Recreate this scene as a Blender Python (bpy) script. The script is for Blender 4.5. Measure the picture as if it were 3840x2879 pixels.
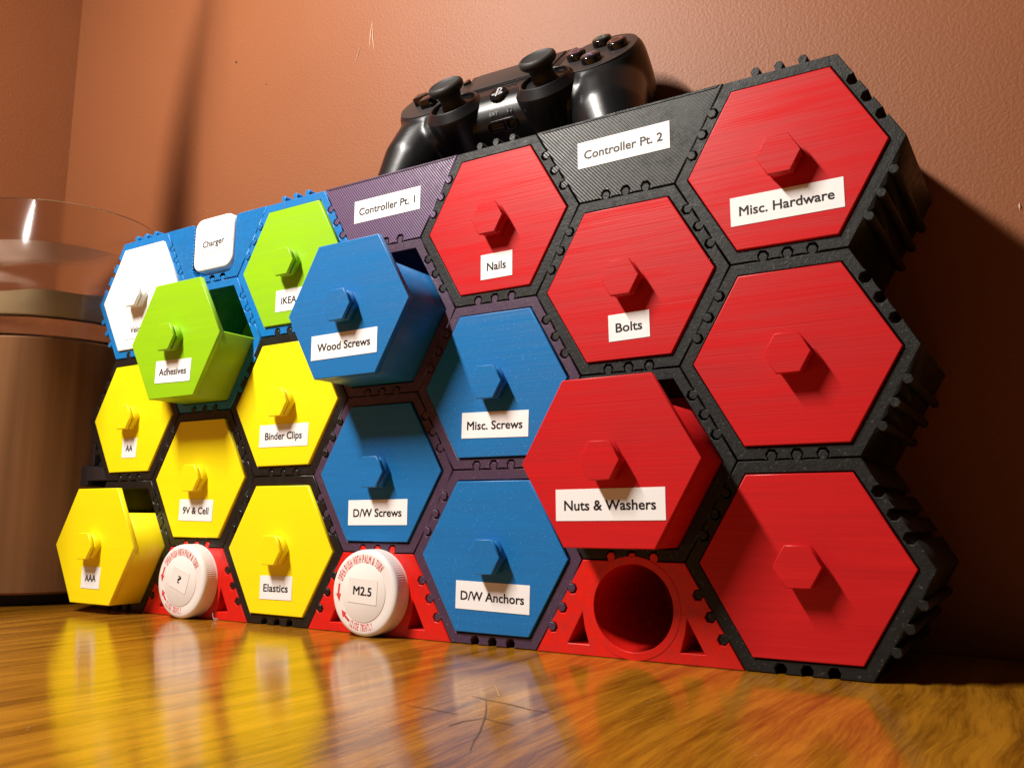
import bpy, bmesh, math, random
import mathutils
from mathutils import Vector, Matrix
random.seed(7)
PI = math.pi
U = 0.05                      # one cell side = 5 cm
H = 3 ** .5
S = bpy.context.scene
C = S.collection
for o in list(bpy.data.objects): bpy.data.objects.remove(o)

# ---------------------------------------------------------------- camera
cam_d = bpy.data.cameras.new('camera'); cam = bpy.data.objects.new('camera', cam_d); C.objects.link(cam)
Rr = [(0.84800453, 0.52997502, 0.00384748), (-0.0789036, 0.13342436, -0.98791303), (-0.52408258, 0.83745114, 0.1549614)]
mw = Matrix((( Rr[0][0], -Rr[1][0], -Rr[2][0], 10.7774 * U),
             ( Rr[0][1], -Rr[1][1], -Rr[2][1], -7.28688 * U),
             ( Rr[0][2], -Rr[1][2], -Rr[2][2], 1.23219 * U), (0, 0, 0, 1)))
cam.matrix_world = mw
cam_d.sensor_width = 36; cam_d.lens = 3226.987 / 3840 * 36
cam_d.clip_start = 0.005; cam_d.clip_end = 50
cam_d.dof.use_dof = True; cam_d.dof.focus_distance = 0.50; cam_d.dof.aperture_fstop = 36
S.camera = cam
S.render.resolution_x = 1024; S.render.resolution_y = 767

# ---------------------------------------------------------------- light: one warm lamp up to the left, dim warm room
w = bpy.data.worlds.new('World'); S.world = w; w.use_nodes = True
bg = w.node_tree.nodes['Background']; bg.inputs[0].default_value = (1.0, .62, .38, 1); bg.inputs[1].default_value = 0.045
LP = Vector((.8, -9.0, 14.5)) * U
ld = bpy.data.lights.new('lamp', 'AREA'); ld.energy = 13.5; ld.color = (1.0, .93, .855)      # a strip lamp, its length running towards the wall
ld.shape = 'RECTANGLE'; ld.size = .035; ld.size_y = .27
lamp = bpy.data.objects.new('lamp', ld); C.objects.link(lamp)
_n = Vector((.36, .46, -.81)).normalized(); _y = (Vector((0, 1, 0)) - _n * _n.y).normalized(); _z = -_n; _x = _y.cross(_z)
lamp.matrix_world = Matrix(((_x.x, _y.x, _z.x, LP.x), (_x.y, _y.y, _z.y, LP.y), (_x.z, _y.z, _z.z, LP.z), (0, 0, 0, 1)))
S.view_settings.view_transform = 'Standard'; S.view_settings.look = 'None'
S.view_settings.exposure = 0; S.view_settings.gamma = 1
S.render.engine = 'CYCLES'

# ---------------------------------------------------------------- helpers
def tag(o, label=None, cat=None, group=None, kind=None):
    if label: o['label'] = label
    if cat: o['category'] = cat
    if group: o['group'] = group
    if kind: o['kind'] = kind
    return o
def empty(name, loc, label, cat, group=None):
    o = bpy.data.objects.new(name, None); C.objects.link(o); o.empty_display_size = .01
    o.location = Vector(loc) * U
    return tag(o, label, cat, group)
def link(name, me, mat, parent=None, loc=(0, 0, 0)):
    o = bpy.data.objects.new(name, me); C.objects.link(o)
    if mat:
        me.materials.clear(); me.materials.append(mat)
    if parent: o.parent = parent
    o.location = Vector(loc) * U
    return o
def finish(bm, smooth=None, sc=U):
    bmesh.ops.recalc_face_normals(bm, faces=bm.faces)
    bmesh.ops.scale(bm, vec=(sc,) * 3, verts=bm.verts)
    me = bpy.data.meshes.new('m'); bm.to_mesh(me); bm.free()
    if smooth is not None:
        me.polygons.foreach_set('use_smooth', [True] * len(me.polygons))
        me.set_sharp_from_angle(angle=math.radians(smooth))
    return me
def area2(l): return sum(l[i][0] * l[(i + 1) % len(l)][1] - l[(i + 1) % len(l)][0] * l[i][1] for i in range(len(l)))
def prism_bm(loops, y0, y1, bevel=.006, seg=0, bm=None):
    """2-D outline(s) in x,z given a real depth from y0 (front) to y1, edges bevelled"""
    cu = bpy.data.curves.new('c', 'CURVE'); cu.dimensions = '2D'; cu.fill_mode = 'BOTH'
    for i, l in enumerate(loops):
        l = list(l)
        if (area2(l) > 0) != (i == 0): l.reverse()
        sp = cu.splines.new('POLY'); sp.points.add(len(l) - 1)
        for p, q in zip(sp.points, l): p.co = (q[0], q[1], 0, 1)
        sp.use_cyclic_u = True
    d = y1 - y0
    cu.extrude = max(d / 2 - bevel, 0); cu.bevel_depth = bevel; cu.bevel_resolution = seg; cu.offset = -bevel
    ob = bpy.data.objects.new('tmp', cu); C.objects.link(ob)
    me = bpy.data.meshes.new_from_object(ob)
    bpy.data.objects.remove(ob); bpy.data.curves.remove(cu)
    ym = (y0 + y1) / 2
    b = bmesh.new(); b.from_mesh(me); bpy.data.meshes.remove(me)
    bmesh.ops.remove_doubles(b, verts=b.verts, dist=1e-5)
    for v in b.verts: v.co = Vector((v.co.x, ym - v.co.z, v.co.y))
    if bm is None: return b
    t = bpy.data.meshes.new('t'); b.to_mesh(t); b.free(); bm.from_mesh(t); bpy.data.meshes.remove(t)
    return bm
def hexa(r, cx=0, cz=0, n=6, a0=0): return [(cx + r * math.cos(a0 + 2 * PI * k / n), cz + r * math.sin(a0 + 2 * PI * k / n)) for k in range(n)]
def box_bm(bm, x0, x1, y0, y1, z0, z1, bevel=0):
    vs = [bm.verts.new((x, y, z)) for x in (x0, x1) for y in (y0, y1) for z in (z0, z1)]
    fs = [bm.faces.new([vs[i] for i in f]) for f in ((0, 1, 3, 2), (4, 6, 7, 5), (0, 4, 5, 1), (2, 3, 7, 6), (0, 2, 6, 4), (1, 5, 7, 3))]
    if bevel:
        es = list({e for f in fs for e in f.edges}); bmesh.ops.bevel(bm, geom=es, offset=bevel, segments=2, affect='EDGES', profile=.5)
def rrect(cx, cz, w, h, r, n=5):
    p = []
    for sx, sz, a in ((1, 1, 0), (-1, 1, 90), (-1, -1, 180), (1, -1, 270)):
        for k in range(n + 1):
            t = math.radians(a + 90 * k / n); p.append((cx + sx * (w / 2 - r) + r * math.cos(t), cz + sz * (h / 2 - r) + r * math.sin(t)))
    return p
def lathe_bm(prof, n=64, axis='z', cx=0, cy=0, bm=None, mod=None):
    """prof: (r,h) list; axis z or y"""
    bm = bm or bmesh.new(); rings = []
    for i, (r, h) in enumerate(prof):
        ring = []
        for k in range(n):
            t = 2 * PI * k / n; rr = r * (1 + (mod(i, k) if mod else 0))
            ring.append(bm.verts.new((cx + rr * math.cos(t), cy + rr * math.sin(t), h) if axis == 'z' else (cx + rr * math.cos(t), h, cy + rr * math.sin(t))))
        rings.append(ring)
    for a, b in zip(rings, rings[1:]):
        for k in range(n): bm.faces.new((a[k], a[(k + 1) % n], b[(k + 1) % n], b[k]))
    for rg, pr in ((rings[0], prof[0]), (rings[-1], prof[-1])):
        if pr[0] > 1e-4: bm.faces.new(rg)
    return bm
def tube_bm(pts, r, n=8, bm=None):
    bm = bm or bmesh.new(); rings = []
    rs = r if isinstance(r, (list, tuple)) else [r] * len(pts)
    for i, p in enumerate(pts):
        p = Vector(p); d = (Vector(pts[min(i + 1, len(pts) - 1)]) - Vector(pts[max(i - 1, 0)])).normalized()
        a = d.orthogonal().normalized() if i == 0 else (prev - d * prev.dot(d)).normalized(); prev = a; b = d.cross(a)
        rings.append([bm.verts.new(p + rs[i] * (a * math.cos(2 * PI * k / n) + b * math.sin(2 * PI * k / n))) for k in range(n)])
    for a, b in zip(rings, rings[1:]):
        for k in range(n): bm.faces.new((a[k], a[(k + 1) % n], b[(k + 1) % n], b[k]))
    bm.faces.new(rings[0]); bm.faces.new(rings[-1])
    return bm
def text_bm(s, width=None, cap=.078, bold=.0, depth=.0012, space=1.0):
    """text in the x,z plane, centred, facing -y; bold thickens the strokes by that much each way"""
    cu = bpy.data.curves.new('t', 'FONT'); cu.body = s; cu.size = 1; cu.space_character = space; cu.resolution_u = 3
    cu.extrude = .5
    ob = bpy.data.objects.new('t', cu); C.objects.link(ob)
    me = bpy.data.meshes.new_from_object(ob); bpy.data.objects.remove(ob)
    b = bmesh.new()
    xs = [v.co.x for v in me.vertices]; x0, x1 = min(xs), max(xs)
    sz = cap / .682; sx = width / (x1 - x0) if width else sz
    base = [((v.co.x - (x0 + x1) / 2) * sx, -v.co.z * depth, (v.co.y - .341) * sz) for v in me.vertices]
    offs = ((0, 0),) if not bold else ((-1, -1), (1, -1), (1, 1), (-1, 1))
    for k, (ox, oz) in enumerate(offs):
        for v, p in zip(me.vertices, base): v.co = (p[0] + ox * bold, p[1] - k * .00015, p[2] + oz * bold)
        b.from_mesh(me)
    bpy.data.meshes.remove(me)
    return b

# ---------------------------------------------------------------- materials
def nt(name):
    m = bpy.data.materials.new(name); m.use_nodes = True; t = m.node_tree
    return m, t, t.nodes, t.links, t.nodes['Principled BSDF']
def node(ns, typ, **k):
    n = ns.new(typ)
    for a, v in k.items():
        if a.startswith('i_'): n.inputs[a[2:].replace('_', ' ')].default_value = v
        else: setattr(n, a, v)
    return n
def coords(ns, ls, scale=(1, 1, 1), rot=(0, 0, 0), src='Object'):
    tc = ns.new('ShaderNodeTexCoord'); mp = ns.new('ShaderNodeMapping'); mp.inputs['Scale'].default_value = scale; mp.inputs['Rotation'].default_value = rot
    oi = ns.new('ShaderNodeObjectInfo'); sc = ns.new('ShaderNodeVectorMath'); sc.operation = 'MULTIPLY'
    ls.new(oi.outputs['Random'], sc.inputs[0]); sc.inputs[1].default_value = (37.0 * scale[0] * .05, 53.0 * scale[1] * .05, 71.0 * scale[2] * .05)
    ls.new(sc.outputs[0], mp.inputs['Location'])
    ls.new(tc.outputs[src], mp.inputs[0]); return mp.outputs[0]
def ramp(ns, ls, fac, stops):
    r = ns.new('ShaderNodeValToRGB'); e = r.color_ramp.elements
    while len(e) < len(stops): e.new(.5)
    for el, (p, c) in zip(e, stops): el.position = p; el.color = (c, c, c, 1) if isinstance(c, (int, float)) else (*c, 1)
    ls.new(fac, r.inputs[0]); return r.outputs[0]
def printed(name, col, rough=.38, streak=.5, sparkle=0, var=.12, sss=0, bump=.25, spec=.5):
    """3-D printed plastic, horizontal layer lines; object space in metres"""
    m, t, ns, ls, p = nt(name)
    a = node(ns, 'ShaderNodeTexNoise', i_Scale=1, i_Detail=3); ls.new(coords(ns, ls, (14, 14, 1500)), a.inputs[0])
    b = node(ns, 'ShaderNodeTexNoise', i_Scale=1, i_Detail=4, i_Roughness=.6); ls.new(coords(ns, ls, (10, 30, 260)), b.inputs[0])
    g = node(ns, 'ShaderNodeTexNoise', i_Scale=60, i_Detail=2); ls.new(coords(ns, ls), g.inputs[0])
    mix = node(ns, 'ShaderNodeMix', data_type='RGBA'); 
    mix.inputs['A'].default_value = (*[c * (1 - var) for c in col], 1); mix.inputs['B'].default_value = (*[min(1, c * (1 + var) + .012 * var * 8) for c in col], 1)
    bd = node(ns, 'ShaderNodeTexNoise', i_Scale=1, i_Detail=5, i_Roughness=.7); ls.new(coords(ns, ls, (5, 5, 75)), bd.inputs[0])
    bb = node(ns, 'ShaderNodeMath', operation='MULTIPLY_ADD'); ls.new(bd.outputs[0], bb.inputs[0]); bb.inputs[1].default_value = 1.3; bb.inputs[2].default_value = -.65
    bs = node(ns, 'ShaderNodeMath', operation='ADD'); ls.new(bb.outputs[0], bs.inputs[0]); ls.new(b.outputs[0], bs.inputs[1])
    ls.new(bs.outputs[0], mix.inputs['Factor']); ls.new(mix.outputs['Result'], p.inputs['Base Color'])
    ls.new(ramp(ns, ls, bs.outputs[0], ((.2, rough + .18 * streak), (.8, rough - .14 * streak))), p.inputs['Roughness'])
    add = node(ns, 'ShaderNodeMath', operation='ADD'); ls.new(a.outputs[0], add.inputs[0])
    ml = node(ns, 'ShaderNodeMath', operation='MULTIPLY'); ls.new(b.outputs[0], ml.inputs[0]); ml.inputs[1].default_value = 1.3 * streak
    ls.new(ml.outputs[0], add.inputs[1])
    bp = node(ns, 'ShaderNodeBump', i_Strength=bump, i_Distance=.00012); ls.new(add.outputs[0], bp.inputs['Height']); ls.new(bp.outputs[0], p.inputs['Normal'])
    if sparkle:
        v = node(ns, 'ShaderNodeTexVoronoi', i_Scale=2100); ls.new(coords(ns, ls, (1, 1, 1.4)), v.inputs[0])
        r = ramp(ns, ls, v.outputs['Color'], ((.86, 0.0), (.96, 1.0)))
        m2 = node(ns, 'ShaderNodeMix', data_type='RGBA'); ls.new(mix.outputs['Result'], m2.inputs['A']); m2.inputs['B'].default_value = (*[min(1, c * 2.2 + .10) for c in col], 1)
        mm = node(ns, 'ShaderNodeMath', operation='MULTIPLY'); ls.new(r, mm.inputs[0]); mm.inputs[1].default_value = sparkle; ls.new(mm.outputs[0], m2.inputs['Factor'])
        ls.new(m2.outputs['Result'], p.inputs['Base Color'])
    p.inputs['Specular IOR Level'].default_value = spec
    if sss:
        p.inputs['Subsurface Weight'].default_value = sss; p.inputs['Subsurface Scale'].default_value = .004; p.inputs['Subsurface Radius'].default_value = (1, .7, .2)
    return m
def frame_mat(name, col, rough=.42, lines=0, ang=0, amp=.35, fleck=.5, spec=.5):
    """front skin of a printed frame: fine extrusion lines, flecks"""
    m, t, ns, ls, p = nt(name)
    a = node(ns, 'ShaderNodeTexNoise', i_Scale=1, i_Detail=4, i_Roughness=.75); ls.new(coords(ns, ls, (600, 600, 600)), a.inputs[0])
    b = node(ns, 'ShaderNodeTexNoise', i_Scale=220, i_Detail=3); ls.new(coords(ns, ls), b.inputs[0])
    # extrusion lines
    wv = node(ns, 'ShaderNodeTexWave', i_Scale=lines or 330, i_Distortion=1.2 if not lines else .5, i_Detail=2); wv.bands_direction = 'X'
    ls.new(coords(ns, ls, rot=(0, ang, 0)), wv.inputs[0])
    add = node(ns, 'ShaderNodeMath', operation='ADD'); m1 = node(ns, 'ShaderNodeMath', operation='MULTIPLY'); ls.new(wv.outputs['Fac'], m1.inputs[0]); m1.inputs[1].default_value = 2.6 if lines else .0
    ls.new(a.outputs[0], add.inputs[0]); ls.new(m1.outputs[0], add.inputs[1])
    bp = node(ns, 'ShaderNodeBump', i_Strength=amp, i_Distance=.0003); ls.new(add.outputs[0], bp.inputs['Height']); ls.new(bp.outputs[0], p.inputs['Normal'])
    mix = node(ns, 'ShaderNodeMix', data_type='RGBA'); mix.inputs['A'].default_value = (*[c * .7 for c in col], 1); mix.inputs['B'].default_value = (*[c * 1.35 for c in col], 1)
    ls.new(b.outputs[0], mix.inputs['Factor'])
    v = node(ns, 'ShaderNodeTexVoronoi', i_Scale=1300); ls.new(coords(ns, ls), v.inputs[0])
    r = ramp(ns, ls, v.outputs['Color'], ((.82, 0.0), (.95, fleck)))
    m2 = node(ns, 'ShaderNodeMix', data_type='RGBA'); ls.new(mix.outputs['Result'], m2.inputs['A']); m2.inputs['B'].default_value = (*[min(1, c * 3 + .05) for c in col], 1); ls.new(r, m2.inputs['Factor'])
    ls.new(m2.outputs['Result'], p.inputs['Base Color'])
    ls.new(ramp(ns, ls, b.outputs[0], ((.3, rough + .1), (.7, rough - .08))), p.inputs['Roughness'])
    p.inputs['Specular IOR Level'].default_value = spec
    return m
def plain(name, col, rough=.4, spec=.5, bump=0, bscale=800, coat=0, metal=0, var=0, vscale=120):
    m, t, ns, ls, p = nt(name)
    p.inputs['Base Color'].default_value = (*col, 1); p.inputs['Roughness'].default_value = rough; p.inputs['Specular IOR Level'].default_value = spec; p.inputs['Metallic'].default_value = metal
    p.inputs['Coat Weight'].default_value = coat
    n = node(ns, 'ShaderNodeTexNoise', i_Scale=bscale, i_Detail=3); ls.new(coords(ns, ls), n.inputs[0])
    if bump:
        bp = node(ns, 'ShaderNodeBump', i_Strength=bump, i_Distance=.0002); ls.new(n.outputs[0], bp.inputs['Height']); ls.new(bp.outputs[0], p.inputs['Normal'])
    if var:
        n2 = node(ns, 'ShaderNodeTexNoise', i_Scale=vscale, i_Detail=4); ls.new(coords(ns, ls), n2.inputs[0])
        mix = node(ns, 'ShaderNodeMix', data_type='RGBA'); mix.inputs['A'].default_value = (*[c * (1 - var) for c in col], 1); mix.inputs['B'].default_value = (*[min(1, c * (1 + var)) for c in col], 1)
        ls.new(n2.outputs[0], mix.inputs['Factor']); ls.new(mix.outputs['Result'], p.inputs['Base Color'])
    ls.new(ramp(ns, ls, n.outputs[0], ((.3, rough * .9), (.7, min(1, rough * 1.1)))), p.inputs['Roughness'])
    return m

M = {}
M['red'] = printed('red_printed_plastic', (.50, .002, .004), .38, .85, 0, .18, bump=.5, spec=.26)
M['blue'] = printed('blue_sparkle_plastic', (.001, .140, .40), .40, .7, .45, .14, bump=.4, spec=.4)
M['green'] = printed('lime_green_plastic', (.26, .53, .0), .40, .5, 0, .08)
M['yellow'] = printed('yellow_plastic', (.90, .74, .0), .42, .25, 0, .04, sss=.15, bump=.12)
M['white'] = printed('white_plastic', (.84, .83, .80), .42, .3, 0, .03, bump=.15)
M['f_black'] = frame_mat('black_frame_plastic', (.0080, .0087, .0076), .50, fleck=.6, amp=.8, spec=.30)
M['f_dark'] = frame_mat('deep_black_frame_plastic', (.008, .008, .007), .36, fleck=.22, amp=.3)
M['f_blue'] = frame_mat('blue_frame_plastic', (.003, .16, .46), .38, fleck=.25)
M['f_purple'] = frame_mat('dark_purple_frame_plastic', (.058, .030, .060), .46, fleck=.35, amp=.5, spec=.4)
M['f_red'] = frame_mat('red_foot_plastic', (.62, .010, .006), .34, fleck=.12, amp=.22)
M['h_black'] = frame_mat('black_ribbed_panel', (.018, .019, .017), .40, lines=235, ang=math.radians(42), amp=.22, fleck=.4, spec=.5)
M['h_purple'] = frame_mat('purple_ribbed_panel', (.085, .042, .105), .42, lines=235, ang=math.radians(38), amp=.19, fleck=.1, spec=.4)
M['h_blue'] = frame_mat('blue_ribbed_panel', (.003, .16, .46), .38, lines=215, ang=math.radians(-38), amp=.5, fleck=.2)
M['paper'] = plain('label_paper', (.83, .83, .83), .6, .3, bump=.1, bscale=600)
M['ink'] = plain('black_ink', (.012, .010, .010), .5, .3)
M['red_ink'] = plain('red_ink', (.66, .05, .05), .45, .3)
M['cap'] = plain('white_cap_plastic', (.80, .77, .74), .33, .5, bump=.05)
M['cap_disc'] = plain('ivory_insert', (.80, .76, .72), .5, .3, bump=.1)
M['seam'] = plain('grey_seam', (.35, .28, .24), .6)
M['satin'] = plain('satin_black_plastic', (.0055, .0057, .0066), .32, .42, bump=.12, bscale=2600)
M['gloss'] = plain('gloss_black_plastic', (.006, .006, .007), .10, .5)
M['flat_black'] = plain('matt_black_panel', (.020, .016, .015), .42, .5, bump=.15, bscale=3000)
M['rubber'] = plain('black_rubber', (.014, .015, .015), .58, .4, bump=.2, bscale=1500)
M['hole'] = plain('dark_recess', (.004, .004, .004), .7)
M['port'] = plain('port_metal', (.25, .2, .12), .35, metal=1)
M['grey_print'] = plain('grey_print', (.20, .20, .21), .5)
M['logo'] = plain('silver_logo', (.42, .42, .44), .4)
for k, c in dict(pink=(.22, .08, .14), lilac=(.14, .13, .24), teal=(.05, .20, .17), orange=(.26, .07, .04)).items(): M['s_' + k] = plain('symbol_' + k, c, .4)
M['block'] = plain('black_block_plastic', (.022, .018, .020), .5, .4, bump=.2)

def wall_mat():
    m, t, ns, ls, p = nt('terracotta_wall_paint')
    c = coords(ns, ls)
    a = node(ns, 'ShaderNodeTexNoise', i_Scale=560, i_Detail=3, i_Roughness=.6); ls.new(c, a.inputs[0])
    b = node(ns, 'ShaderNodeTexNoise', i_Scale=9, i_Detail=3); ls.new(c, b.inputs[0])
    s = node(ns, 'ShaderNodeTexVoronoi', i_Scale=95); ls.new(c, s.inputs[0])
    sp = ramp(ns, ls, s.outputs['Distance'], ((0.0, .35), (.07, 0.0)))
    add = node(ns, 'ShaderNodeMath', operation='ADD'); ls.new(a.outputs[0], add.inputs[0]); ls.new(sp, add.inputs[1])
    bp = node(ns, 'ShaderNodeBump', i_Strength=.6, i_Distance=.0005); ls.new(add.outputs[0], bp.inputs['Height']); ls.new(bp.outputs[0], p.inputs['Normal'])
    mix = node(ns, 'ShaderNodeMix', data_type='RGBA'); mix.inputs['A'].default_value = (.232, .075, .026, 1); mix.inputs['B'].default_value = (.262, .090, .034, 1)
    ls.new(b.outputs[0], mix.inputs['Factor']); ls.new(mix.outputs['Result'], p.inputs['Base Color'])
    p.inputs['Roughness'].default_value = .52; p.inputs['Specular IOR Level'].default_value = .30
    return m
M['wall'] = wall_mat()
def table_mat():
    m, t, ns, ls, p = nt('varnished_wood')
    rz = math.radians(0)
    # domain warp so the grain wanders
    c = coords(ns, ls, (1, 1, 1), (0, 0, rz))
    wn = node(ns, 'ShaderNodeTexNoise', i_Scale=9, i_Detail=2); ls.new(c, wn.inputs[0])
    va = node(ns, 'ShaderNodeVectorMath', operation='SCALE'); ls.new(wn.outputs['Color'], va.inputs[0]); va.inputs['Scale'].default_value = .018
    vb = node(ns, 'ShaderNodeVectorMath', operation='ADD'); ls.new(c, vb.inputs[0]); ls.new(va.outputs[0], vb.inputs[1])
    def stretched(sc, sx, sy, det, ro=.6):
        mp = ns.new('ShaderNodeMapping'); mp.inputs['Scale'].default_value = (sx, sy, 1); ls.new(vb.outputs[0], mp.inputs[0])
        n = node(ns, 'ShaderNodeTexNoise', i_Scale=sc, i_Detail=det, i_Roughness=ro); ls.new(mp.outputs[0], n.inputs[0]); return n.outputs[0]
    g1 = stretched(1, 800, 40, 6, .72); g2 = stretched(1, 110, 8, 4); g3 = stretched(1, 1800, 120, 3)
    add = node(ns, 'ShaderNodeMath', operation='MULTIPLY_ADD'); ls.new(g1, add.inputs[0]); add.inputs[1].default_value = .70; ls.new(g2, add.inputs[2])
    r = ns.new('ShaderNodeValToRGB'); e = r.color_ramp.elements; e.new(.5)
    for el, (q, cc) in zip(e, ((.50, (.060, .020, .002)), (.72, (.20, .076, .005)), (.98, (.40, .170, .012)))): el.position = q; el.color = (*cc, 1)
    ls.new(add.outputs[0], r.inputs[0])
    # pores and pale worn flecks
    v = node(ns, 'ShaderNodeTexVoronoi', i_Scale=230); ls.new(coords(ns, ls), v.inputs[0])
    fl = ramp(ns, ls, v.outputs['Distance'], ((0.0, 1.0), (.10, 0.0)))
    fn = node(ns, 'ShaderNodeTexNoise', i_Scale=14, i_Detail=2); ls.new(coords(ns, ls), fn.inputs[0])
    fm = ramp(ns, ls, fn.outputs[0], ((.5, 0.0), (.62, 1.0)))
    fmul = node(ns, 'ShaderNodeMath', operation='MULTIPLY'); ls.new(fl, fmul.inputs[0]); ls.new(fm, fmul.inputs[1])
    mx = node(ns, 'ShaderNodeMix', data_type='RGBA'); ls.new(fmul.outputs[0], mx.inputs['Factor']); ls.new(r.outputs[0], mx.inputs['A']); mx.inputs['B'].default_value = (.55, .42, .30, 1)
    ls.new(mx.outputs['Result'], p.inputs['Base Color'])
    hh = node(ns, 'ShaderNodeMath', operation='MULTIPLY_ADD'); ls.new(g3, hh.inputs[0]); hh.inputs[1].default_value = .35; ls.new(g1, hh.inputs[2])
    bp = node(ns, 'ShaderNodeBump', i_Strength=.4, i_Distance=.00010); ls.new(hh.outputs[0], bp.inputs['Height']); ls.new(bp.outputs[0], p.inputs['Normal'])
    ls.new(ramp(ns, ls, g1, ((.35, .15), (.65, .07))), p.inputs['Roughness'])
    p.inputs['Specular IOR Level'].default_value = .62
    return m
M['table'] = table_mat()
def stand_mat():
    m, t, ns, ls, p = nt('brown_wood_grain')
    a = node(ns, 'ShaderNodeTexNoise', i_Scale=1, i_Detail=4); ls.new(coords(ns, ls, (70, 70, 2.5)), a.inputs[0])
    r = ns.new('ShaderNodeValToRGB'); e = r.color_ramp.elements; e[0].color = (.15, .066, .025, 1); e[1].color = (.24, .112, .044, 1); e[0].position = .35; e[1].position = .68
    ls.new(a.outputs[0], r.inputs[0]); ls.new(r.outputs[0], p.inputs['Base Color']); p.inputs['Roughness'].default_value = .65; p.inputs['Specular IOR Level'].default_value = .15
    return m
M['stand'] = stand_mat()

# ---------------------------------------------------------------- setting
bm = bmesh.new(); box_bm(bm, -14, 26, -22, 6, -1.0, 0); tag(link('table_top', finish(bm), M['table']), kind='structure', label='varnished brown wooden table top')
WY = 1.95; WX = -5.62
bm = bmesh.new(); box_bm(bm, WX, 26, WY, WY + 1, 0.004, 26); tag(link('wall', finish(bm), M['wall']), kind='structure', label='terracotta painted wall behind the organiser')
bm = bmesh.new(); box_bm(bm, WX - 1, WX, -22, WY + 1, 0.004, 26); tag(link('side_wall', finish(bm), M['wall']), kind='structure', label='terracotta side wall on the left')

# ---------------------------------------------------------------- cell frames
TS = (.29, .5, .71)
def edge(p0, p1, kind, g=.0):
    p0 = Vector(p0); p1 = Vector(p1); d = (p1 - p0).normalized(); n = Vector((d.y, -d.x)); Ln = (p1 - p0).length
    pts = [p0]
    if kind:
        sg = 1 if kind == 'tab' else -1; e = 0 if kind == 'tab' else .008
        r = .043 + e; c0 = .036 + g * (sg < 0); nk = .024 + e
        for s in TS:
            c = p0 + d * (s * Ln) + n * sg * c0
            pts.append(p0 + d * (s * Ln - nk)); 
            for a in (-42, 8, 62, 118, 172, 222):
                t = math.radians(a); pts.append(c + d * (-math.cos(t) * r) + n * sg * (math.sin(t) * r))
            pts.append(p0 + d * (s * Ln + nk))
    return [(q.x, q.y) for q in pts]
def outline(corners, kinds):
    o = []
    for i, k in enumerate(kinds): o += edge(corners[i], corners[(i + 1) % len(corners)], k)
    return o
RO = .992
def frame_mesh():
    c = hexa(RO)     # CCW from +x: edges: upper right, top, upper left, lower left, bottom, lower right
    b = prism_bm([outline(c, ('socket', 'tab', 'socket', 'tab', 'socket', 'tab')), hexa(.876)], 0, 1.75, .006)
    # shallow groove line round the front is given by the bevels; closed back
    prism_bm([hexa(.875)], 1.69, 1.749, .002, bm=b)
    return finish(b)
fr_me = frame_mesh()
cols = {0: 0.0, 1: 1.5, 2: 3.0, 3: 4.5, 4: 6.0, 5: 7.5, 6: 9.0}
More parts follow.
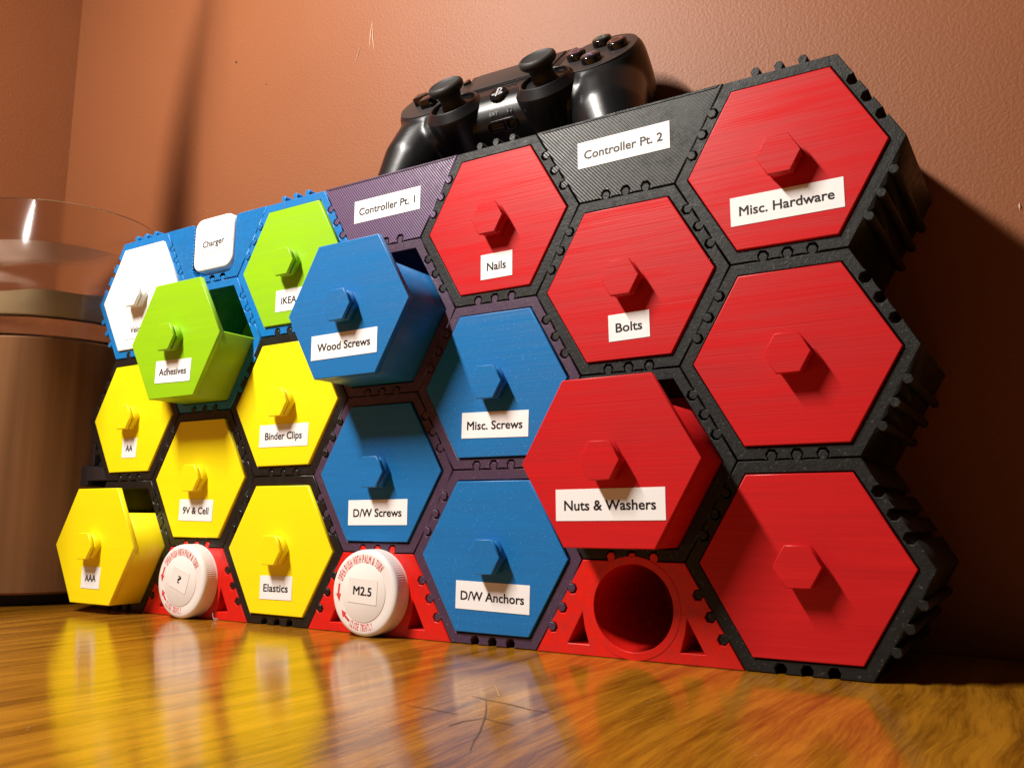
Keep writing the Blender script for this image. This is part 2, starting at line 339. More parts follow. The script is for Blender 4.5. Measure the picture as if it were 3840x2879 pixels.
# (column, z centre in H, frame material, drawer colour, text, paper (cx,cz,w,h,angle), text width, pull, side cut, drawer label)
CELLS = [
 (0, 2.5, 'f_blue', 'white', 'Velcro', (0.0, 3.86, .55, .26, 0), .33, .02, 0, 'white drawer at the top left, half hidden by the open green drawer', 'the white drawer'),
 (0, 1.5, 'f_dark', 'yellow', 'AA', (-0.001, 2.182, .317, .270, 0), .15, .02, 0, 'closed yellow drawer labelled AA on its small white tag', 'the drawer labelled AA'),
 (0, .5, 'f_dark', 'yellow', 'AAA', (-0.0, .455, .406, .278, 0), .235, .44, .575, 'yellow drawer labelled AAA, pulled open just above the table', 'the open drawer labelled AAA'),
 (1, 2, 'f_blue', 'green', 'Adhesives', (1.52, 3.051, .687, .285, -1.5), .53, .52, 0.02, 'lime green drawer labelled Adhesives, pulled open', 'the open drawer labelled Adhesives'),
 (1, 1, 'f_dark', 'yellow', '9V & Cell', (1.488, 1.329, .648, .270, -1), .50, .02, 0, 'closed yellow drawer labelled 9V & Cell', 'the drawer labelled 9V & Cell'),
 (2, 2.5, 'f_blue', 'green', 'IKEA', (3.0, 3.881, .46, .273, -.5), .26, .02, 0, 'closed lime green drawer partly hidden behind the open blue drawer', 'the closed lime green drawer'),
 (2, 1.5, 'f_dark', 'yellow', 'Binder Clips', (3.007, 2.212, .821, .270, -.6), .62, .02, 0, 'closed yellow drawer labelled Binder Clips', 'the drawer labelled Binder Clips'),
 (2, .5, 'f_dark', 'yellow', 'Elastics', (2.991, .431, .529, .271, .8), .405, .02, 0, 'closed yellow drawer labelled Elastics, standing between the two white caps', 'the drawer labelled Elastics'),
 (3, 2, 'f_purple', 'blue', 'Wood Screws', (4.485, 3.063, .939, .271, .3), .755, .62, .56, 'blue drawer labelled Wood Screws, pulled far out', 'the open drawer labelled Wood Screws'),
 (3, 1, 'f_purple', 'blue', 'D/W Screws', (4.507, 1.299, .838, .275, .6), .685, .02, 0, 'closed blue drawer labelled D/W Screws', 'the drawer labelled D/W Screws'),
 (4, 2.5, 'f_black', 'red', 'Nails', (6.03, 3.848, .392, .271, .3), .235, .02, 0, 'closed red drawer labelled Nails, below the game controller', 'the drawer labelled Nails'),
 (4, 1.5, 'f_purple', 'blue', 'Misc. Screws', (6.025, 2.178, .807, .266, -.9), .67, .02, 0, 'closed blue drawer labelled Misc. Screws', 'the drawer labelled Misc. Screws'),
 (4, .5, 'f_purple', 'blue', 'D/W Anchors', (6.011, .475, .869, .276, -.9), .745, .02, 0, 'closed blue drawer labelled D/W Anchors, bottom row', 'the drawer labelled D/W Anchors'),
 (5, 2, 'f_black', 'red', 'Bolts', (7.521, 3.023, .418, .257, 1), .27, .02, 0, 'closed red drawer labelled Bolts', 'the drawer labelled Bolts'),
 (5, 1, 'f_black', 'red', 'Nuts & Washers', (7.518, 1.360, 1.04, .276, .4), .87, .50, .62, 'red drawer labelled Nuts & Washers, pulled open', 'the open drawer labelled Nuts & Washers'),
 (6, 2.5, 'f_black', 'red', 'Misc. Hardware', (9.011, 3.937, .967, .264, .3), .81, .02, 0, 'closed red drawer labelled Misc. Hardware in the top right corner', 'the drawer labelled Misc. Hardware'),
 (6, 1.5, 'f_black', 'red', None, None, 0, .02, 0, 'unlabelled red drawer in the middle of the right-hand column', 'the middle drawer of the right-hand column'),
 (6, .5, 'f_black', 'red', None, None, 0, .02, 0, 'unlabelled red drawer at the bottom right, nearest the table', 'the bottom right drawer'),
]
FN = {'f_blue': 'blue', 'f_dark': 'black', 'f_black': 'grey black', 'f_purple': 'dark purple'}
# drawer meshes (origin = centre of front panel plane)
RF = .862
knob_b = prism_bm([hexa(.184)], -.085, .01, .005); prism_bm([hexa(.150)], -.12, -.08, .002, bm=knob_b)
prism_bm([hexa(.195)], -.155, -.112, .007, bm=knob_b)
knob_me = finish(knob_b)
panel_me = finish(prism_bm([hexa(RF)], 0, .07, .009, 1))
back_me = finish(prism_bm([hexa(RF - .004)], 1.58, 1.64, .004))
def tray_me(cut):
    def loop(r):
        c = hexa(r); z1 = c[1][1]
        zt = max(cut * z1, .01)
        def onside(sx): return (sx * (r - zt / H), zt)
        return c, onside
    co, fo = loop(RF - .004); ci, fi = loop(RF - .05)
    pts = [fo(-1), co[3], co[4], co[5], co[0], fo(1), (fi(1)[0], fo(1)[1]), ci[0], ci[5], ci[4], ci[3], (fi(-1)[0], fo(1)[1])]
    return finish(prism_bm([pts], .069, 1.581, .006))
trays = {}
dcopy = {}
def mesh_for(me, mat):
    k = (me.name, mat.name)
    if k not in dcopy:
        c = me.copy(); c.materials.clear(); c.materials.append(mat); dcopy[k] = c
    return dcopy[k]
def paper(parent, cx, cz, w, h, ang, y, text, tw, cap=.080, nm='paper_label'):
    """parent-local coordinates"""
    me = finish(prism_bm([[(-w / 2, -h / 2), (w / 2, -h / 2), (w / 2, h / 2), (-w / 2, h / 2)]], -.004, 0, .0008))
    p = link(nm, me, M['paper'], parent, (cx, y - .0005, cz)); p.rotation_euler = (0, -math.radians(ang), 0)
    t = link('lettering', finish(text_bm(text, tw - .004, cap, .0020, .0012)), M['ink'], p, (0, -.0048, -.004))
    return p
for (c, zc, fm, dc, text, pp, tw, pull, cut, dl, short) in CELLS:
    x = cols[c]; z = zc * H
    f = link('cell_frame', mesh_for(fr_me, M[fm]), None, None, (x, 0, z))
    tag(f, f'{FN[fm]} hexagonal cell frame around {short}', 'frame', 'hexagonal cell frames slotted together')
    wob = random.uniform(-.007, .007) if pull < .1 else 0
    d = empty('drawer', (x, -pull + wob, z), dl, 'drawer', 'hexagonal drawers in the organiser')
    d.rotation_euler = (0, math.radians(random.uniform(-.25, .25)), 0)
    mt = M[dc]
    link('front_panel', mesh_for(panel_me, mt), None, d); link('back_panel', mesh_for(back_me, mt), None, d)
    if cut not in trays: trays[cut] = tray_me(cut)
    link('tray', mesh_for(trays[cut], mt), None, d)
    kn = link('knob', mesh_for(knob_me, mt), None, d)
    if pp:
        paper(d, pp[0] - x, pp[1] - z, pp[2], pp[3], pp[4], 0, text, tw, cap=.084)

# ---------------------------------------------------------------- top holders
def holder(c, fm, hm, label, text=None, pp=None, tw=0):
    x = cols[c]; z0 = 2.5 * H; z1 = 3 * H; e = .008
    d = empty('half_holder', (x, 0, z0), label, 'holder')
    # local: z 0 .. H/2
    hh = H / 2
    cor = [(-.5 + e / 2, e), (.5 - e / 2, e), (1 - e * 1.2, hh), (-1 + e * 1.2, hh)]
    pts = edge(cor[0], cor[1], 'socket') + edge(cor[1], cor[2], 'tab') + [cor[2], cor[3]] + edge(cor[3], cor[0], 'tab')
    link('front_panel', finish(prism_bm([pts], 0, .10, .006)), M[hm], d)
    t = .085
    shell = edge(cor[0], cor[1], 'socket') + edge(cor[1], cor[2], 'tab') + [cor[2], (cor[2][0] - .10, hh), (.5 - .06, t), (-.5 + .06, t), (cor[3][0] + .10, hh), cor[3]] + edge(cor[3], cor[0], 'tab')[0:]
    link('shell', finish(prism_bm([shell], .0995, 1.749, .001)), M[fm], d)
    link('rim_strip', finish(prism_bm([[(-.93, hh - .028), (.93, hh - .028), (.955, hh - .008), (-.955, hh - .008)]], -.006, .02, .002)), M[fm], d)
    if text: paper(d, pp[0] - x, pp[1] - z0, pp[2], pp[3], pp[4], 0, text, tw, cap=.084)
    return d
holder(5, 'f_black', 'h_black', 'black half cell holder labelled Controller Pt. 2', 'Controller Pt. 2', (7.477, 4.827, .978, .274, .2), .835)
holder(3, 'f_purple', 'h_purple', 'purple half cell holder labelled Controller Pt. 1', 'Controller Pt. 1', (4.5, 4.804, .984, .271, .0), .835)
# charger holder: U notch
x = cols[1]; z0 = 2.5 * H; hh = H / 2
d = empty('half_holder', (x, 0, z0), 'blue half cell holder with a rounded notch round the white charger', 'holder')
e = .008; cor = [(-.5 + e / 2, e), (.5 - e / 2, e), (1 - e * 1.2, hh), (-1 + e * 1.2, hh)]
nx, nb = .415, .10
def arc(cx, cz, r, a0, a1, n=5): return [(cx + r * math.cos(math.radians(a0 + (a1 - a0) * k / n)), cz + r * math.sin(math.radians(a0 + (a1 - a0) * k / n))) for k in range(n + 1)]
notch = arc(nx + .06, hh - .06, .06, 90, 180) + arc(nx - .13, nb + .13, .13, 0, -90) + arc(-nx + .13, nb + .13, .13, -90, -180) + arc(-nx - .06, hh - .06, .06, 0, 90)
pts = edge(cor[0], cor[1], 'socket') + edge(cor[1], cor[2], 'tab') + [cor[2]] + notch + [cor[3]] + edge(cor[3], cor[0], 'tab')
link('front_panel', finish(prism_bm([pts], 0, .12, .008, 1)), M['h_blue'], d)
link('shell', finish(prism_bm([pts], .1195, 1.2, .001)), M['f_blue'], d)
# charger
ch = empty('charger', (1.495, -.01, 4.5), 'white rounded plug-in charger sitting in the notch of the blue holder', 'charger')
link('housing', finish(prism_bm([rrect(0, .37, .78, .74, .15)], 0, .55, .03, 3), 40), M['white'], ch)
link('seam_line', finish(prism_bm([[(-.378, .355), (-.26, .357), (-.26, .361), (-.378, .359)]], -.002, .02, .0005)), M['seam'], ch)
link('seam_line', finish(prism_bm([[(.27, .357), (.378, .357), (.378, .361), (.27, .361)]], -.002, .02, .0005)), M['seam'], ch)
paper(ch, 0.01, .375, .54, .27, 2, 0, 'Charger', .43, cap=.082)

# ---------------------------------------------------------------- red feet
def foot_mesh():
    hh = H / 2; e = .006
    cor = [(-1 + e, .003), (1 - e, .003), (.5 - e / 2, hh - e), (-.5 + e / 2, hh - e)]
    pts = [cor[0]] + edge(cor[1], cor[2], 'socket') + edge(cor[2], cor[3], 'tab') + edge(cor[3], cor[0], 'socket')
    cz = .452
    hole = hexa(.385, 0, cz, 48)
    tl = [(-.66, .10), (-.44, .10), (-.455, .15), (-.485, .25), (-.505, .385)]
    tr = [(-a, b) for a, b in tl]
    b = prism_bm([pts, hole, tl, tr], 0, 1.75, .006)
    return finish(b, 35)
foot_me = foot_mesh()
def ring_mesh():
    b = prism_bm([hexa(.455, 0, .452, 64), hexa(.3855, 0, .452, 64)], -.005, .03, .004)
    return finish(b, 30)
ring_me = ring_mesh()
for c, lb in ((1, 'red triangular foot block behind the white cap marked with a question mark'), (3, 'red triangular foot block behind the white cap marked M2.5'), (5, 'red triangular foot block with an empty round hole')):
    d = empty('foot_block', (cols[c], 0, 0), lb, 'foot', 'red foot blocks along the bottom')
    link('block', mesh_for(foot_me, M['f_red']), None, d); link('tube_lip', mesh_for(ring_me, M['f_red']), None, d)
    bt = bmesh.new(); lathe_bm([(.384, 1.70), (.384, 1.74), (0.0001, 1.74)], 32, 'y', 0, .452, bt)
    link('tube_end', finish(bt), M['f_red'], d)

# ---------------------------------------------------------------- capped bottles
def arc_text(parent, s, mat, r, a0, a1, h, inward, y, wsc=.72):
    """letters along a circle from angle a0 to a1 (degrees)"""
    n = len(s); b = bmesh.new()
    adv = {' ': .55, 'I': .55, '&': 1.1, 'W': 1.35, 'M': 1.25}
    tot = sum(adv.get(ch_, 1) for ch_ in s); pos = 0
    for ch_ in s:
        wv = adv.get(ch_, 1); mid = (pos + wv / 2) / tot; pos += wv
        if ch_ == ' ': continue
        a = math.radians(a0 + (a1 - a0) * mid)
        t = text_bm(ch_, None, h * .95, .0014, .0012)
        xs = [v.co.x for v in t.verts]; ww = max(xs) - min(xs)
        target = abs(math.radians(a1 - a0)) * r / tot * wv * wsc
        rot = a - PI / 2 if not inward else a + PI / 2
        for v in t.verts:
            x_, z_ = v.co.x * target / ww, v.co.z
            xx = x_ * math.cos(rot) - z_ * math.sin(rot); zz = x_ * math.sin(rot) + z_ * math.cos(rot)
            v.co.x = xx + r * math.cos(a); v.co.z = zz + r * math.sin(a)
        m_ = bpy.data.meshes.new('q'); t.to_mesh(m_); t.free(); b.from_mesh(m_); bpy.data.meshes.remove(m_)
    return link('lettering', finish(b), mat, parent, (0, y, 0))
def arrow(parent, mat, r, a_tail, a_tip, y, w=.022):
    b = bmesh.new()
    def P(a, rr): return (rr * math.cos(math.radians(a)), rr * math.sin(math.radians(a)))
    am = a_tip + (a_tail - a_tip) * .45
    tail = P(a_tail, r); mid = P(am, r); tip = P(a_tip, r)
    dx, dz = tip[0] - tail[0], tip[1] - tail[1]; L_ = math.hypot(dx, dz); nx_, nz_ = -dz / L_, dx / L_
    pts = [(tail[0] + nx_ * w * .55, tail[1] + nz_ * w * .55), (mid[0] + nx_ * w * .55, mid[1] + nz_ * w * .55), (mid[0] + nx_ * w * 1.6, mid[1] + nz_ * w * 1.6), tip,
           (mid[0] - nx_ * w * 1.6, mid[1] - nz_ * w * 1.6), (mid[0] - nx_ * w * .55, mid[1] - nz_ * w * .55), (tail[0] - nx_ * w * .55, tail[1] - nz_ * w * .55)]
    return link('arrow', finish(prism_bm([pts], -.0015, .001, .0003)), mat, parent, (0, y, 0))
def bottle(x, rotd, text, label, tw, pw, pa):
    R = .452
    d = empty('capped_bottle', (x, 0, R + .003), label, 'bottle', 'white capped pill bottles in the red feet')
    prof = [(.0001, -.205), (.36, -.205), (.405, -.205), (.428, -.198), (.443, -.185), (.449, -.165), (.4495, -.15), (.4495, -.03), (.4495, -.022), (R, -.015), (R, -.002), (.37, -.002)]
    def mod(i, k): return (.0035 if (k % 4) < 2 else -.001) if i in (6, 7) else 0
    link('cap', finish(lathe_bm(prof, 440, 'y', mod=mod), 40), M['cap'], d)
    link('cap_insert', finish(lathe_bm([(.0001, -.211), (.300, -.211), (.304, -.209), (.304, -.200)], 96, 'y'), 30), M['cap_disc'], d)
    link('glass_body', finish(lathe_bm([(.37, -.003), (.37, 1.5), (.35, 1.6), (.0001, 1.6)], 48, 'y'), 30), M['cap'], d).name = 'bottle_body'
    arc_text(d, 'OPEN PUSH WITH PALM & TURN', M['red_ink'], .354, 160 + rotd, 44 + rotd, .086, False, -.2055)
    arc_text(d, 'CLOSE TIGHTLY', M['red_ink'], .356, 241 + rotd, 293 + rotd, .074, True, -.2055)
    arrow(d, M['red_ink'], .352, 166 + rotd, 197 + rotd, -.2055); arrow(d, M['red_ink'], .352, 238 + rotd, 212 + rotd, -.2055)
    p = link('paper_label', finish(prism_bm([[(-pw / 2, -.13), (pw / 2, -.13), (pw / 2, .13), (-pw / 2, .13)]], -.003, 0, .0008)), M['cap_disc'], d, (-.005, -.212, .02)); p.rotation_euler = (0, math.radians(pa), 0)
    link('lettering', finish(text_bm(text, tw, .085, .0022, .0012)), M['ink'], p, (0, -.0042, 0))
bottle(4.5, 0, 'M2.5', 'white capped bottle in a red foot, its cap marked M2.5', .25, .40, 3)
bottle(1.5, -14, '?', 'white capped bottle in a red foot, its cap marked with a question mark', .058, .33, 17)

# ---------------------------------------------------------------- vase on wooden stand
vx, vy, vr = -2.8, .38, 1.53
st = empty('wooden_stand', (vx, vy, 0), 'round brown wooden stand under the glass vase at far left', 'stand')
link('drum', finish(lathe_bm([(.0001, .16), (vr - .03, .16), (vr, .19), (vr, 3.80), (vr - .02, 3.83), (.0001, 3.83)], 128), 30), M['stand'], st)
link('base_ring', finish(lathe_bm([(.0001, .0), (vr - .18, .0), (vr - .18, .159), (.0001, .159)], 96), 30), M['hole'], st)
def glass_mat():
    m, t, ns, ls, p = nt('clear_glass')
    p.inputs['Base Color'].default_value = (.97, .94, .90, 1); p.inputs['Roughness'].default_value = .13; p.inputs['IOR'].default_value = 1.36; p.inputs['Transmission Weight'].default_value = 1
    return m
M['glass'] = glass_mat()
def residue_mat(name, col, lo, hi, dens, sc=(9, 9, 14)):
    m, t, ns, ls, p = nt(name)
    n = node(ns, 'ShaderNodeTexNoise', i_Scale=1, i_Detail=2, i_Roughness=.45, i_Distortion=1.2); ls.new(coords(ns, ls, sc), n.inputs[0])
    a = ramp(ns, ls, n.outputs[0], ((lo, .0), (hi, dens)))
    p.inputs['Base Color'].default_value = (*col, 1); p.inputs['Roughness'].default_value = .6; ls.new(a, p.inputs['Alpha'])
    return m
va = empty('glass_vase', (vx, vy, 3.832), 'clear glass vase holding old wax, standing on the round wooden stand', 'vase')
gr = vr - .03; gh = 2.09
prof = [(.0001, .0), (gr - .10, .0), (gr - .02, .04), (gr, .12), (gr, gh - .02), (gr - .016, gh), (gr - .032, gh - .015), (gr - .036, .36), (gr - .10, .30), (.0001, .27)]
link('bowl', finish(lathe_bm(prof, 160), 40), M['glass'], va)
wz = plain('old_wax', (.50, .38, .22), .6, .2, var=.25, vscale=14)
b = bmesh.new(); n = 160; rings = []
for (r, zz) in ((.0001, .31), (gr - .085, .33), (gr - .062, .40), (gr - .062, .74), (gr - .16, .70), (.0001, .62)):
    ring = []
    for k in range(n):
        t = 2 * PI * k / n; wob = (.05 * math.sin(3 * t + 1) + .03 * math.sin(7 * t)) if zz > .6 else 0
        ring.append(b.verts.new((r * math.cos(t), r * math.sin(t), zz + wob)))
    rings.append(ring)
for a_, b_ in zip(rings, rings[1:]):
    for k in range(n): b.faces.new((a_[k], a_[(k + 1) % n], b_[(k + 1) % n], b_[k]))
link('wax', finish(b, 50), wz, va)
M['residue'] = residue_mat('wax_smears', (.74, .56, .46), .52, .64, .60)
b = bmesh.new(); rr_ = gr - .060; n = 160
lo_ = [b.verts.new((rr_ * math.cos(2 * PI * k / n), rr_ * math.sin(2 * PI * k / n), .80)) for k in range(n)]
hi_ = [b.verts.new((rr_ * math.cos(2 * PI * k / n), rr_ * math.sin(2 * PI * k / n), 1.45)) for k in range(n)]
for k in range(n): b.faces.new((lo_[k], lo_[(k + 1) % n], hi_[(k + 1) % n], hi_[k]))
link('wax_smear', finish(b, 60), M['residue'], va)

# ---------------------------------------------------------------- black block and toothed bar beside the lowest left cell
d = empty('cable_clamp', (-.84, .15, 1.66), 'black plastic block with a toothed bar behind the AA drawer', 'clamp')
b = bmesh.new(); box_bm(b, -.13, .33, -.14, .3, .09, .29, .008); link('body', finish(b), M['block'], d)
b = bmesh.new(); box_bm(b, -.32, -.145, -.13, .3, .02, .31, .012); link('jaw', finish(b), M['block'], d)
b = bmesh.new(); box_bm(b, -.19, -.13, -.05, .1, .31, .96)
link('bar', finish(b), M['block'], d)
for k in range(20):
    b = bmesh.new(); box_bm(b, -.212, -.190, -.05, .1, .33 + k * .031, .33 + k * .031 + .018); link('tooth', finish(b), M['block'], d)

# ---------------------------------------------------------------- lint and crumb
pts = [(.0 + .035 * math.cos(2.1 * k) * (1 - .03 * k), .02 * math.sin(2.9 * k), .022 + .014 * math.sin(1.7 * k + 1)) for k in range(16)]
ln = link('lint', finish(tube_bm([Vector(p) for p in pts] + [Vector((-.04, .0, .02)), Vector((-.08, .02, .05)), Vector((-.10, .03, .09))], .0022, 5), 80), plain('grey_fluff', (.5, .5, .48), .9), None, (2.06, -.09, 0)); tag(ln, 'grey curl of lint on the table by the left red foot', 'lint')
b = bmesh.new(); bmesh.ops.create_icosphere(b, subdivisions=2, radius=.022)
for v in b.verts: v.co.z = v.co.z * .6 + .012; v.co.x *= 1.4 + random.uniform(-.3, .3)
cr = link('crumb', finish(b, 30), M['hole'], None, (-1.0, -1.15, 0)); tag(cr, 'tiny dark crumb on the table at the far left', 'crumb')

# ---------------------------------------------------------------- fine scratches in the varnish, nicks in the wall paint
M['scratch'] = plain('dark_scratch', (.10, .048, .014), .4)
M['pale'] = plain('pale_scratch', (.42, .24, .08), .5)
M['chip'] = plain('pale_paint_chip', (.60, .36, .24), .6)
table = bpy.data.objects['table_top']; wall = bpy.data.objects['wall']
def scratch(pts, wd, mat):
    b = bmesh.new(); vs = []
    n = len(pts)
    for i, p in enumerate(pts):
        d = Vector(pts[min(i + 1, n - 1)]) - Vector(pts[max(i - 1, 0)]); nn = Vector((-d.y, d.x)).normalized() * wd * .7 * (.25 + math.sin(PI * (i + .5) / n)) * .6
        vs.append((b.verts.new((p[0] + nn.x, p[1] + nn.y, .0022)), b.verts.new((p[0] - nn.x, p[1] - nn.y, .0022))))
    for a_, c_ in zip(vs, vs[1:]): b.faces.new((a_[0], a_[1], c_[1], c_[0]))
    link('scratch', finish(b), mat, table)
scratch([(7.352, -2.135), (7.509, -2.366), (7.642, -2.583), (7.815, -2.896), (7.903, -3.082), (8.006, -3.27)], 0.011, M['scratch'])
scratch([(7.183, -2.066), (7.344, -2.115), (7.552, -2.151), (7.764, -2.223), (7.957, -2.23)], 0.012, M['scratch'])
scratch([(7.571, -2.868), (7.581, -2.724), (7.642, -2.591)], 0.014, M['scratch'])
scratch([(7.645, -2.589), (7.782, -2.633), (7.889, -2.643)], 0.014, M['scratch'])
scratch([(7.0, -2.559), (7.205, -2.564), (7.437, -2.59)], 0.012, M['scratch'])
scratch([(7.103, -1.643), (7.25, -1.834), (7.359, -1.977)], 0.01, M['pale'])
scratch([(5.833, -2.292), (5.85, -1.89), (5.827, -1.396), (5.856, -0.888)], 0.004, M['pale'])
scratch([(5.998, -3.721), (6.042, -3.139), (6.031, -2.239)], 0.004, M['pale'])
def nick(x, z, dx, dz, wd, mat, name='paint_chip'):
    b = tube_bm([(x, WY - .002, z), (x + dx * .5, WY - .006, z + dz * .5), (x + dx, WY - .002, z + dz)], [wd * .3, wd, wd * .3], 6)
    link(name, finish(b, 60), mat, wall)
nick(2.426, 8.804, -0.038, -0.424, 0.01, M['chip'], 'paint_chip')
nick(2.428, 8.768, 0.049, -0.450, 0.01, M['chip'], 'paint_chip')
nick(2.221, 8.498, -0.129, -0.318, 0.005, M['chip'], 'paint_chip')
nick(10.716, 4.234, -0.001, -0.069, 0.012, M['chip'], 'paint_chip')
nick(-0.695, 9.063, 0.036, -0.031, 0.016, M['hole'], 'nail_hole')
nick(0.106, 8.422, 0.014, -0.018, 0.008, M['hole'], 'nail_hole')

# ---------------------------------------------------------------- added shadow caster, out of view; shaped to throw the dark streak on the wall
def onray(p, t): return LP / U + (Vector(p) - LP / U) * t
AR = [((-1.3, 1.95, 12.6), .03), ((-1.38, 1.95, 10.5), .12), ((-1.95, 1.95, 8.5), .31), ((-2.2, 1.95, 6.4), .47), ((-1.45, .1, 3.4), .50), ((-1.2, -.3, .8), .50)]
ar = empty('shadow_arm', (0, 0, 0), 'tapered dark arm added out of view to shade the wall and stand', 'lamp')
link('arm', finish(tube_bm([onray(p, .51) for p, r in AR], [r * .51 for p, r in AR], 16), 60), M['block'], ar)

# ---------------------------------------------------------------- game controller (local millimetres)
ct = empty('game_controller', (5.566, .741, 6.229), 'black game controller resting face up on top of the organiser against the wall', 'game controller')
Rc = Matrix(((.999, -.036, .028), (.045, .665, -.746), (.008, .746, .666)))
ct.rotation_euler = Rc.to_euler()
MM = U / 50 * 1.075
def cfin(bm, smooth=40): return finish(bm, smooth, MM)
def cpart(name, bm, mat, parent=ct, smooth=40, loc=(0, 0, 0)):
    o = link(name, cfin(bm, smooth), mat, parent); o.location = Vector(loc) * MM; return o
def cap_mesh(src_bm):
    pass
b = bmesh.new()
def xprism(bm, prof, x0, x1):
    a = [bm.verts.new((x0, y, z)) for y, z in prof]; c = [bm.verts.new((x1, y, z)) for y, z in prof]
    bm.faces.new(a); bm.faces.new(c[::-1]); n = len(prof)
    for i in range(n): bm.faces.new((a[i], a[(i + 1) % n], c[(i + 1) % n], c[i]))
xprism(b, [(42, -3), (36, 0), (2, 0), (-4, -1.2), (-9, -3.8), (-13, -8), (-15, -13), (-15, -24), (-10, -30), (0, -33), (34, -33), (42, -26)], -48, 48)
for s in (-1, 1):
    lathe_bm([(23, -34), (24.5, -30), (25.5, -20), (25.2, -8), (24.4, -2.5), (22.8, -.2), (22, 0)], 48, 'z', s * 53, 21, b)
    chain = [((s * 54, 20, -18), 22), ((s * 57, 5, -20), 21.5), ((s * 61, -12, -24), 20), ((s * 66, -28, -31), 16.5), ((s * 68, -38, -36), 14.5), ((s * 70, -50, -40), 12)]
    if s < 0: chain = [((p[0] - max(0, 4 - p[1]) * .09, p[1], p[2]), r) for p, r in chain]
    for (p0, r0), (p1, r1) in zip(chain, chain[1:]):
        for k in range(7):
            t = k / 6; p = Vector(p0).lerp(Vector(p1), t); rr = r0 + (r1 - r0) * t
            m_ = bpy.data.meshes.new('s'); q = bmesh.new(); bmesh.ops.create_icosphere(q, subdivisions=3, radius=rr)
            for v in q.verts: v.co = v.co * 1.0 + p; v.co.z = min(v.co.z, -1.2)
            q.to_mesh(m_); q.free(); b.from_mesh(m_); bpy.data.meshes.remove(m_)
me = bpy.data.meshes.new('cb'); b.to_mesh(me); b.free()
tmp = bpy.data.objects.new('tmp', me); C.objects.link(tmp)
rm = tmp.modifiers.new('r', 'REMESH'); rm.mode = 'VOXEL'; rm.voxel_size = 1.1; rm.use_smooth_shade = True
sm = tmp.modifiers.new('s', 'SMOOTH'); sm.factor = .5; sm.iterations = 14
dg = bpy.context.evaluated_depsgraph_get(); dg.update()
me2 = bpy.data.meshes.new_from_object(tmp.evaluated_get(dg)); bpy.data.objects.remove(tmp)
for v in me2.vertices:
    v.co *= MM
    wz_ = Rc @ v.co + Vector((5.566, .741, 6.229)) * U
    if wz_.z < 5.19 * U:
        wz_.y = max(wz_.y, .135 * U); v.co = Rc.transposed() @ (wz_ - Vector((5.566, .741, 6.229)) * U)
me2.polygons.foreach_set('use_smooth', [True] * len(me2.polygons))
link('body', me2, M['satin'], ct)
def disc(name, x, y, z0, z1, r, mat, parent=ct, n=40, bev=.5, loc=None):
    return cpart(name, lathe_bm([(.001, z0), (r, z0), (r, z1 - bev), (r - bev * .6, z1 - bev * .2), (r - bev * 1.6, z1), (.001, z1)], n, 'z', x, y), mat, parent, 35)
def zprism(pts, z0, z1, bevel=.3, holes=()):
    q = prism_bm([pts, *holes], 0, z1 - z0, bevel, 1)
    for v in q.verts: v.co = Vector((v.co.x, v.co.z, z1 - v.co.y))
    return q
for s in (-1, 1):
    fp = disc('button_pad', s * 53, 21, -3, .35, 22.6, M['flat_black'], bev=.3, n=72)
# touchpad and side buttons
tp = [(-25.5, 13.5), (25.5, 13.5), (29, 39), (-29, 39)]
cpart('touchpad', zprism(tp, -3, 1.3, .6), M['flat_black'])
cpart('top_trim', zprism([(-31, 12.5), (31, 12.5), (34, 41), (-34, 41)], -3, .5, .4), M['satin'])
for s in (-1, 1):
    cpart('menu_button', zprism(rrect(s * 35.5, 34, 3.4, 7, 1.6), -1, 1.7, .5), M['gloss'])
for row, (yy, nn) in enumerate(((10.2, 5), (7.2, 5), (8.7, 4))):
    for k in range(nn):
        xx = (k - (nn - 1) / 2) * 3.6
        cpart('speaker_hole', lathe_bm([(.001, -.6), (.8, -.6), (.8, .25), (.001, .25)], 10, 'z', xx, yy), M['hole'])
# wells and sticks
for s in (-1, 1):
    wx, wy = s * 29, -2
    cpart('stick_well', lathe_bm([(.001, -34), (13.5, -34), (15.5, -28), (17.4, -14), (17.9, -3), (17.8, -2.4), (14.4, 1.9), (13.6, 2.2), (13.2, 1.8), (12.8, -3), (9, -6), (.001, -6.5)], 72, 'z', wx, wy), M['satin'], smooth=28)
    stick = cpart('thumbstick', lathe_bm([(9.4, -6), (8.8, -2), (7.4, 0), (6.5, 2), (6.3, 5.5), (7.0, 8.0), (9.0, 9.2), (10.2, 10.6), (10.4, 12.2), (9.9, 13.6), (8.9, 14.2), (8.0, 13.7), (6.5, 13.1), (.001, 13.0)], 56, 'z', 0, 0), M['rubber'], smooth=50, loc=(wx, wy, 0))
    cpart('ball', lathe_bm([(.001, -7), (11.4, -7), (10.8, -4), (8.5, -1.2), (6, 0), (.001, 0)], 40, 'z', 0, 0), M['gloss'], stick, 60)
# d-pad
for k in range(4):
    a = k * PI / 2
    pts = [(2.0, 0.0), (5.2, -4.1), (11.6, -4.1), (12.4, -3.3), (12.4, 3.3), (11.6, 4.1), (5.2, 4.1)]
    pts = [(-53 + x_ * math.cos(a) - y_ * math.sin(a), 21 + x_ * math.sin(a) + y_ * math.cos(a)) for x_, y_ in pts]
    cpart('direction_button', zprism(pts, -1, 5.2, .8), M['gloss'], smooth=30)
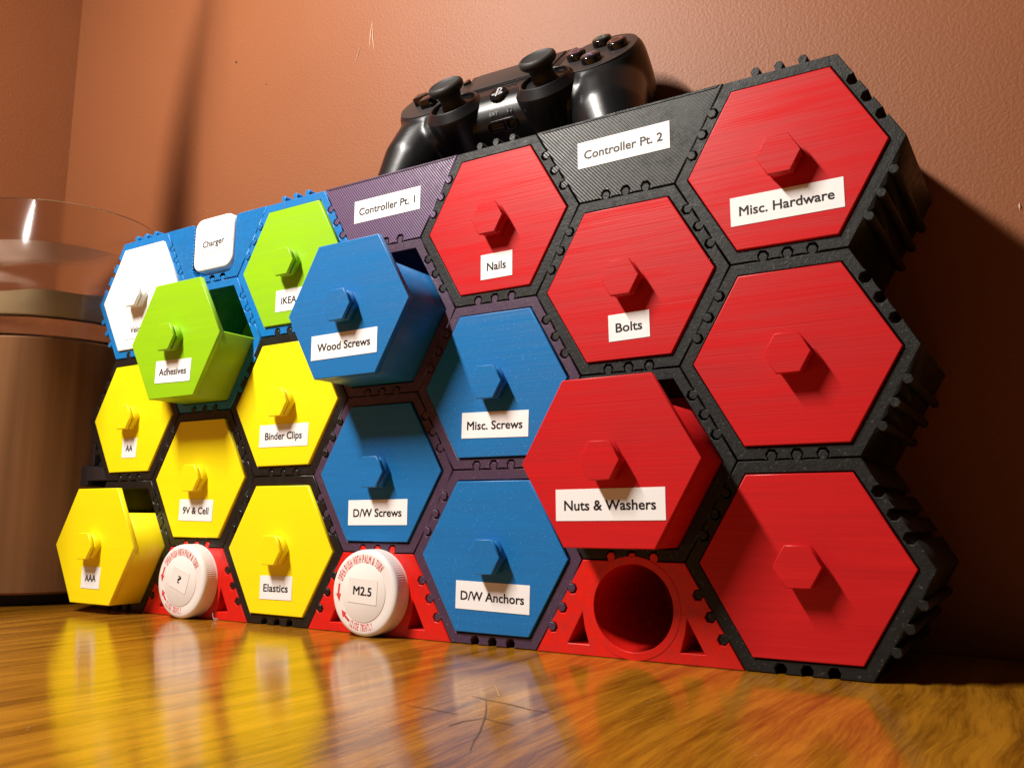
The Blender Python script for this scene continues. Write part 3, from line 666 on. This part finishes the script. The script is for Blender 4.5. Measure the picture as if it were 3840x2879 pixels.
# face buttons with their symbols
def sym(parent, kind, mat):
    w_ = .38
    if kind == 'o': return cpart('symbol', zprism(hexa(3.2, 0, 0, 40), 4.0, 4.3, .05, [hexa(3.2 - w_ * 1.6, 0, 0, 40)]), mat, parent)
    if kind == 'tri': return cpart('symbol', zprism(hexa(3.5, 0, 0, 3, PI / 2), 4.0, 4.3, .05, [hexa(3.5 - w_ * 2.6, 0, 0, 3, PI / 2)]), mat, parent)
    if kind == 'sq': return cpart('symbol', zprism(hexa(3.7, 0, 0, 4, PI / 4), 4.0, 4.3, .05, [hexa(3.7 - w_ * 1.9, 0, 0, 4, PI / 4)]), mat, parent)
    l = []
    for k in range(4):
        a = PI / 4 + k * PI / 2
        dx, dy = math.cos(a), math.sin(a)
        l += [(3.3 * dx + w_ * dy, 3.3 * dy - w_ * dx), (3.3 * dx - w_ * dy, 3.3 * dy + w_ * dx), (w_ * 1.41 * math.cos(a + PI / 4), w_ * 1.41 * math.sin(a + PI / 4))]
    return cpart('symbol', zprism(l, 4.0, 4.3, .05), mat, parent)
for dx, dy, kd, cm in ((0, 12, 'tri', 's_teal'), (12, 0, 'o', 's_orange'), (0, -12, 'x', 's_lilac'), (-12, 0, 'sq', 's_pink')):
    bt = cpart('action_button', lathe_bm([(.001, -1), (5.5, -1), (5.5, 3.3), (5.1, 3.9), (4.4, 4.15), (.001, 4.2)], 48, 'z', 0, 0), M['gloss'], smooth=40, loc=(53 + dx, 21 + dy, 0))
    sym(bt, kd, M[cm])
# home button with its emblem
hb = cpart('home_button', lathe_bm([(.001, -3), (5.6, -3), (5.6, .8), (5.1, 1.5), (.001, 1.9)], 40, 'z', 0, 0), M['gloss'], smooth=40, loc=(0, -1.5, -.5))
hb.rotation_euler = (math.radians(12), 0, 0)
P_ = [(-.9, -3.4), (.1, -3.8), (.1, 3.1), (1.3, 2.7), (1.5, .9), (.5, .5), (.5, -.2), (2.0, .3), (2.3, 2.2), (1.7, 3.5), (-.9, 4.1)]
cpart('emblem', zprism(P_, 1.75, 2.1, .05), M['logo'], hb)
cpart('emblem', zprism([(-1.2, -.3), (-3.4, -1.2), (-3.2, -2.2), (-1.2, -2.4), (-1.2, -1.7), (-2.4, -1.6), (-2.3, -1.3), (-1.2, -.9)], 1.75, 2.1, .05), M['logo'], hb)
cpart('emblem', zprism([(.6, -1.0), (2.4, -.5), (3.6, -1.2), (3.3, -2.1), (.6, -3.0), (.6, -2.3), (2.4, -1.7), (2.2, -1.3), (.6, -1.7)], 1.75, 2.1, .05), M['logo'], hb)
# ports on the front edge (face towards -y)
pf = cpart('port_surround', prism_bm([rrect(2.5, 0, 19, 7.4, 3.7, 8), rrect(-1.2, 0, 9.4, 4.4, 1.6, 4), hexa(2.5, 8.2, 0, 24)], -.7, 1.5, .25, 1), M['gloss'], loc=(0, -15.2, -13.0))
cpart('port_recess', prism_bm([rrect(2.5, 0, 17, 6, 3)], .9, 1.4, .05), M['hole'], loc=(0, -15.2, -13.0))
cpart('port_contact', prism_bm([rrect(-1.2, -.9, 7.0, .9, .3)], .2, 1.0, .1), M['port'], loc=(0, -15.2, -13.0))
q = text_bm('EXT', 5.2, 1.9, .0, .1)
o = cpart('lettering', q, M['grey_print'], loc=(-1.8, -12.3, -6.2)); o.rotation_euler = (math.radians(-42), 0, 0)
q = bmesh.new()
a_ = [(2.0 * math.cos(math.radians(t)), 0, 1.9 * math.sin(math.radians(t))) for t in range(-50, 231, 20)]
tube_bm(a_, .28, 6, q); tube_bm([(-1.4, 0, -.6), (-1.4, 0, -1.9)], .5, 6, q); tube_bm([(1.4, 0, -.6), (1.4, 0, -1.9)], .5, 6, q)
o = cpart('headset_mark', q, M['grey_print'], loc=(8.2, -12.3, -6.2)); o.rotation_euler = (math.radians(-42), 0, 0); o.scale = (.7, .7, .7)
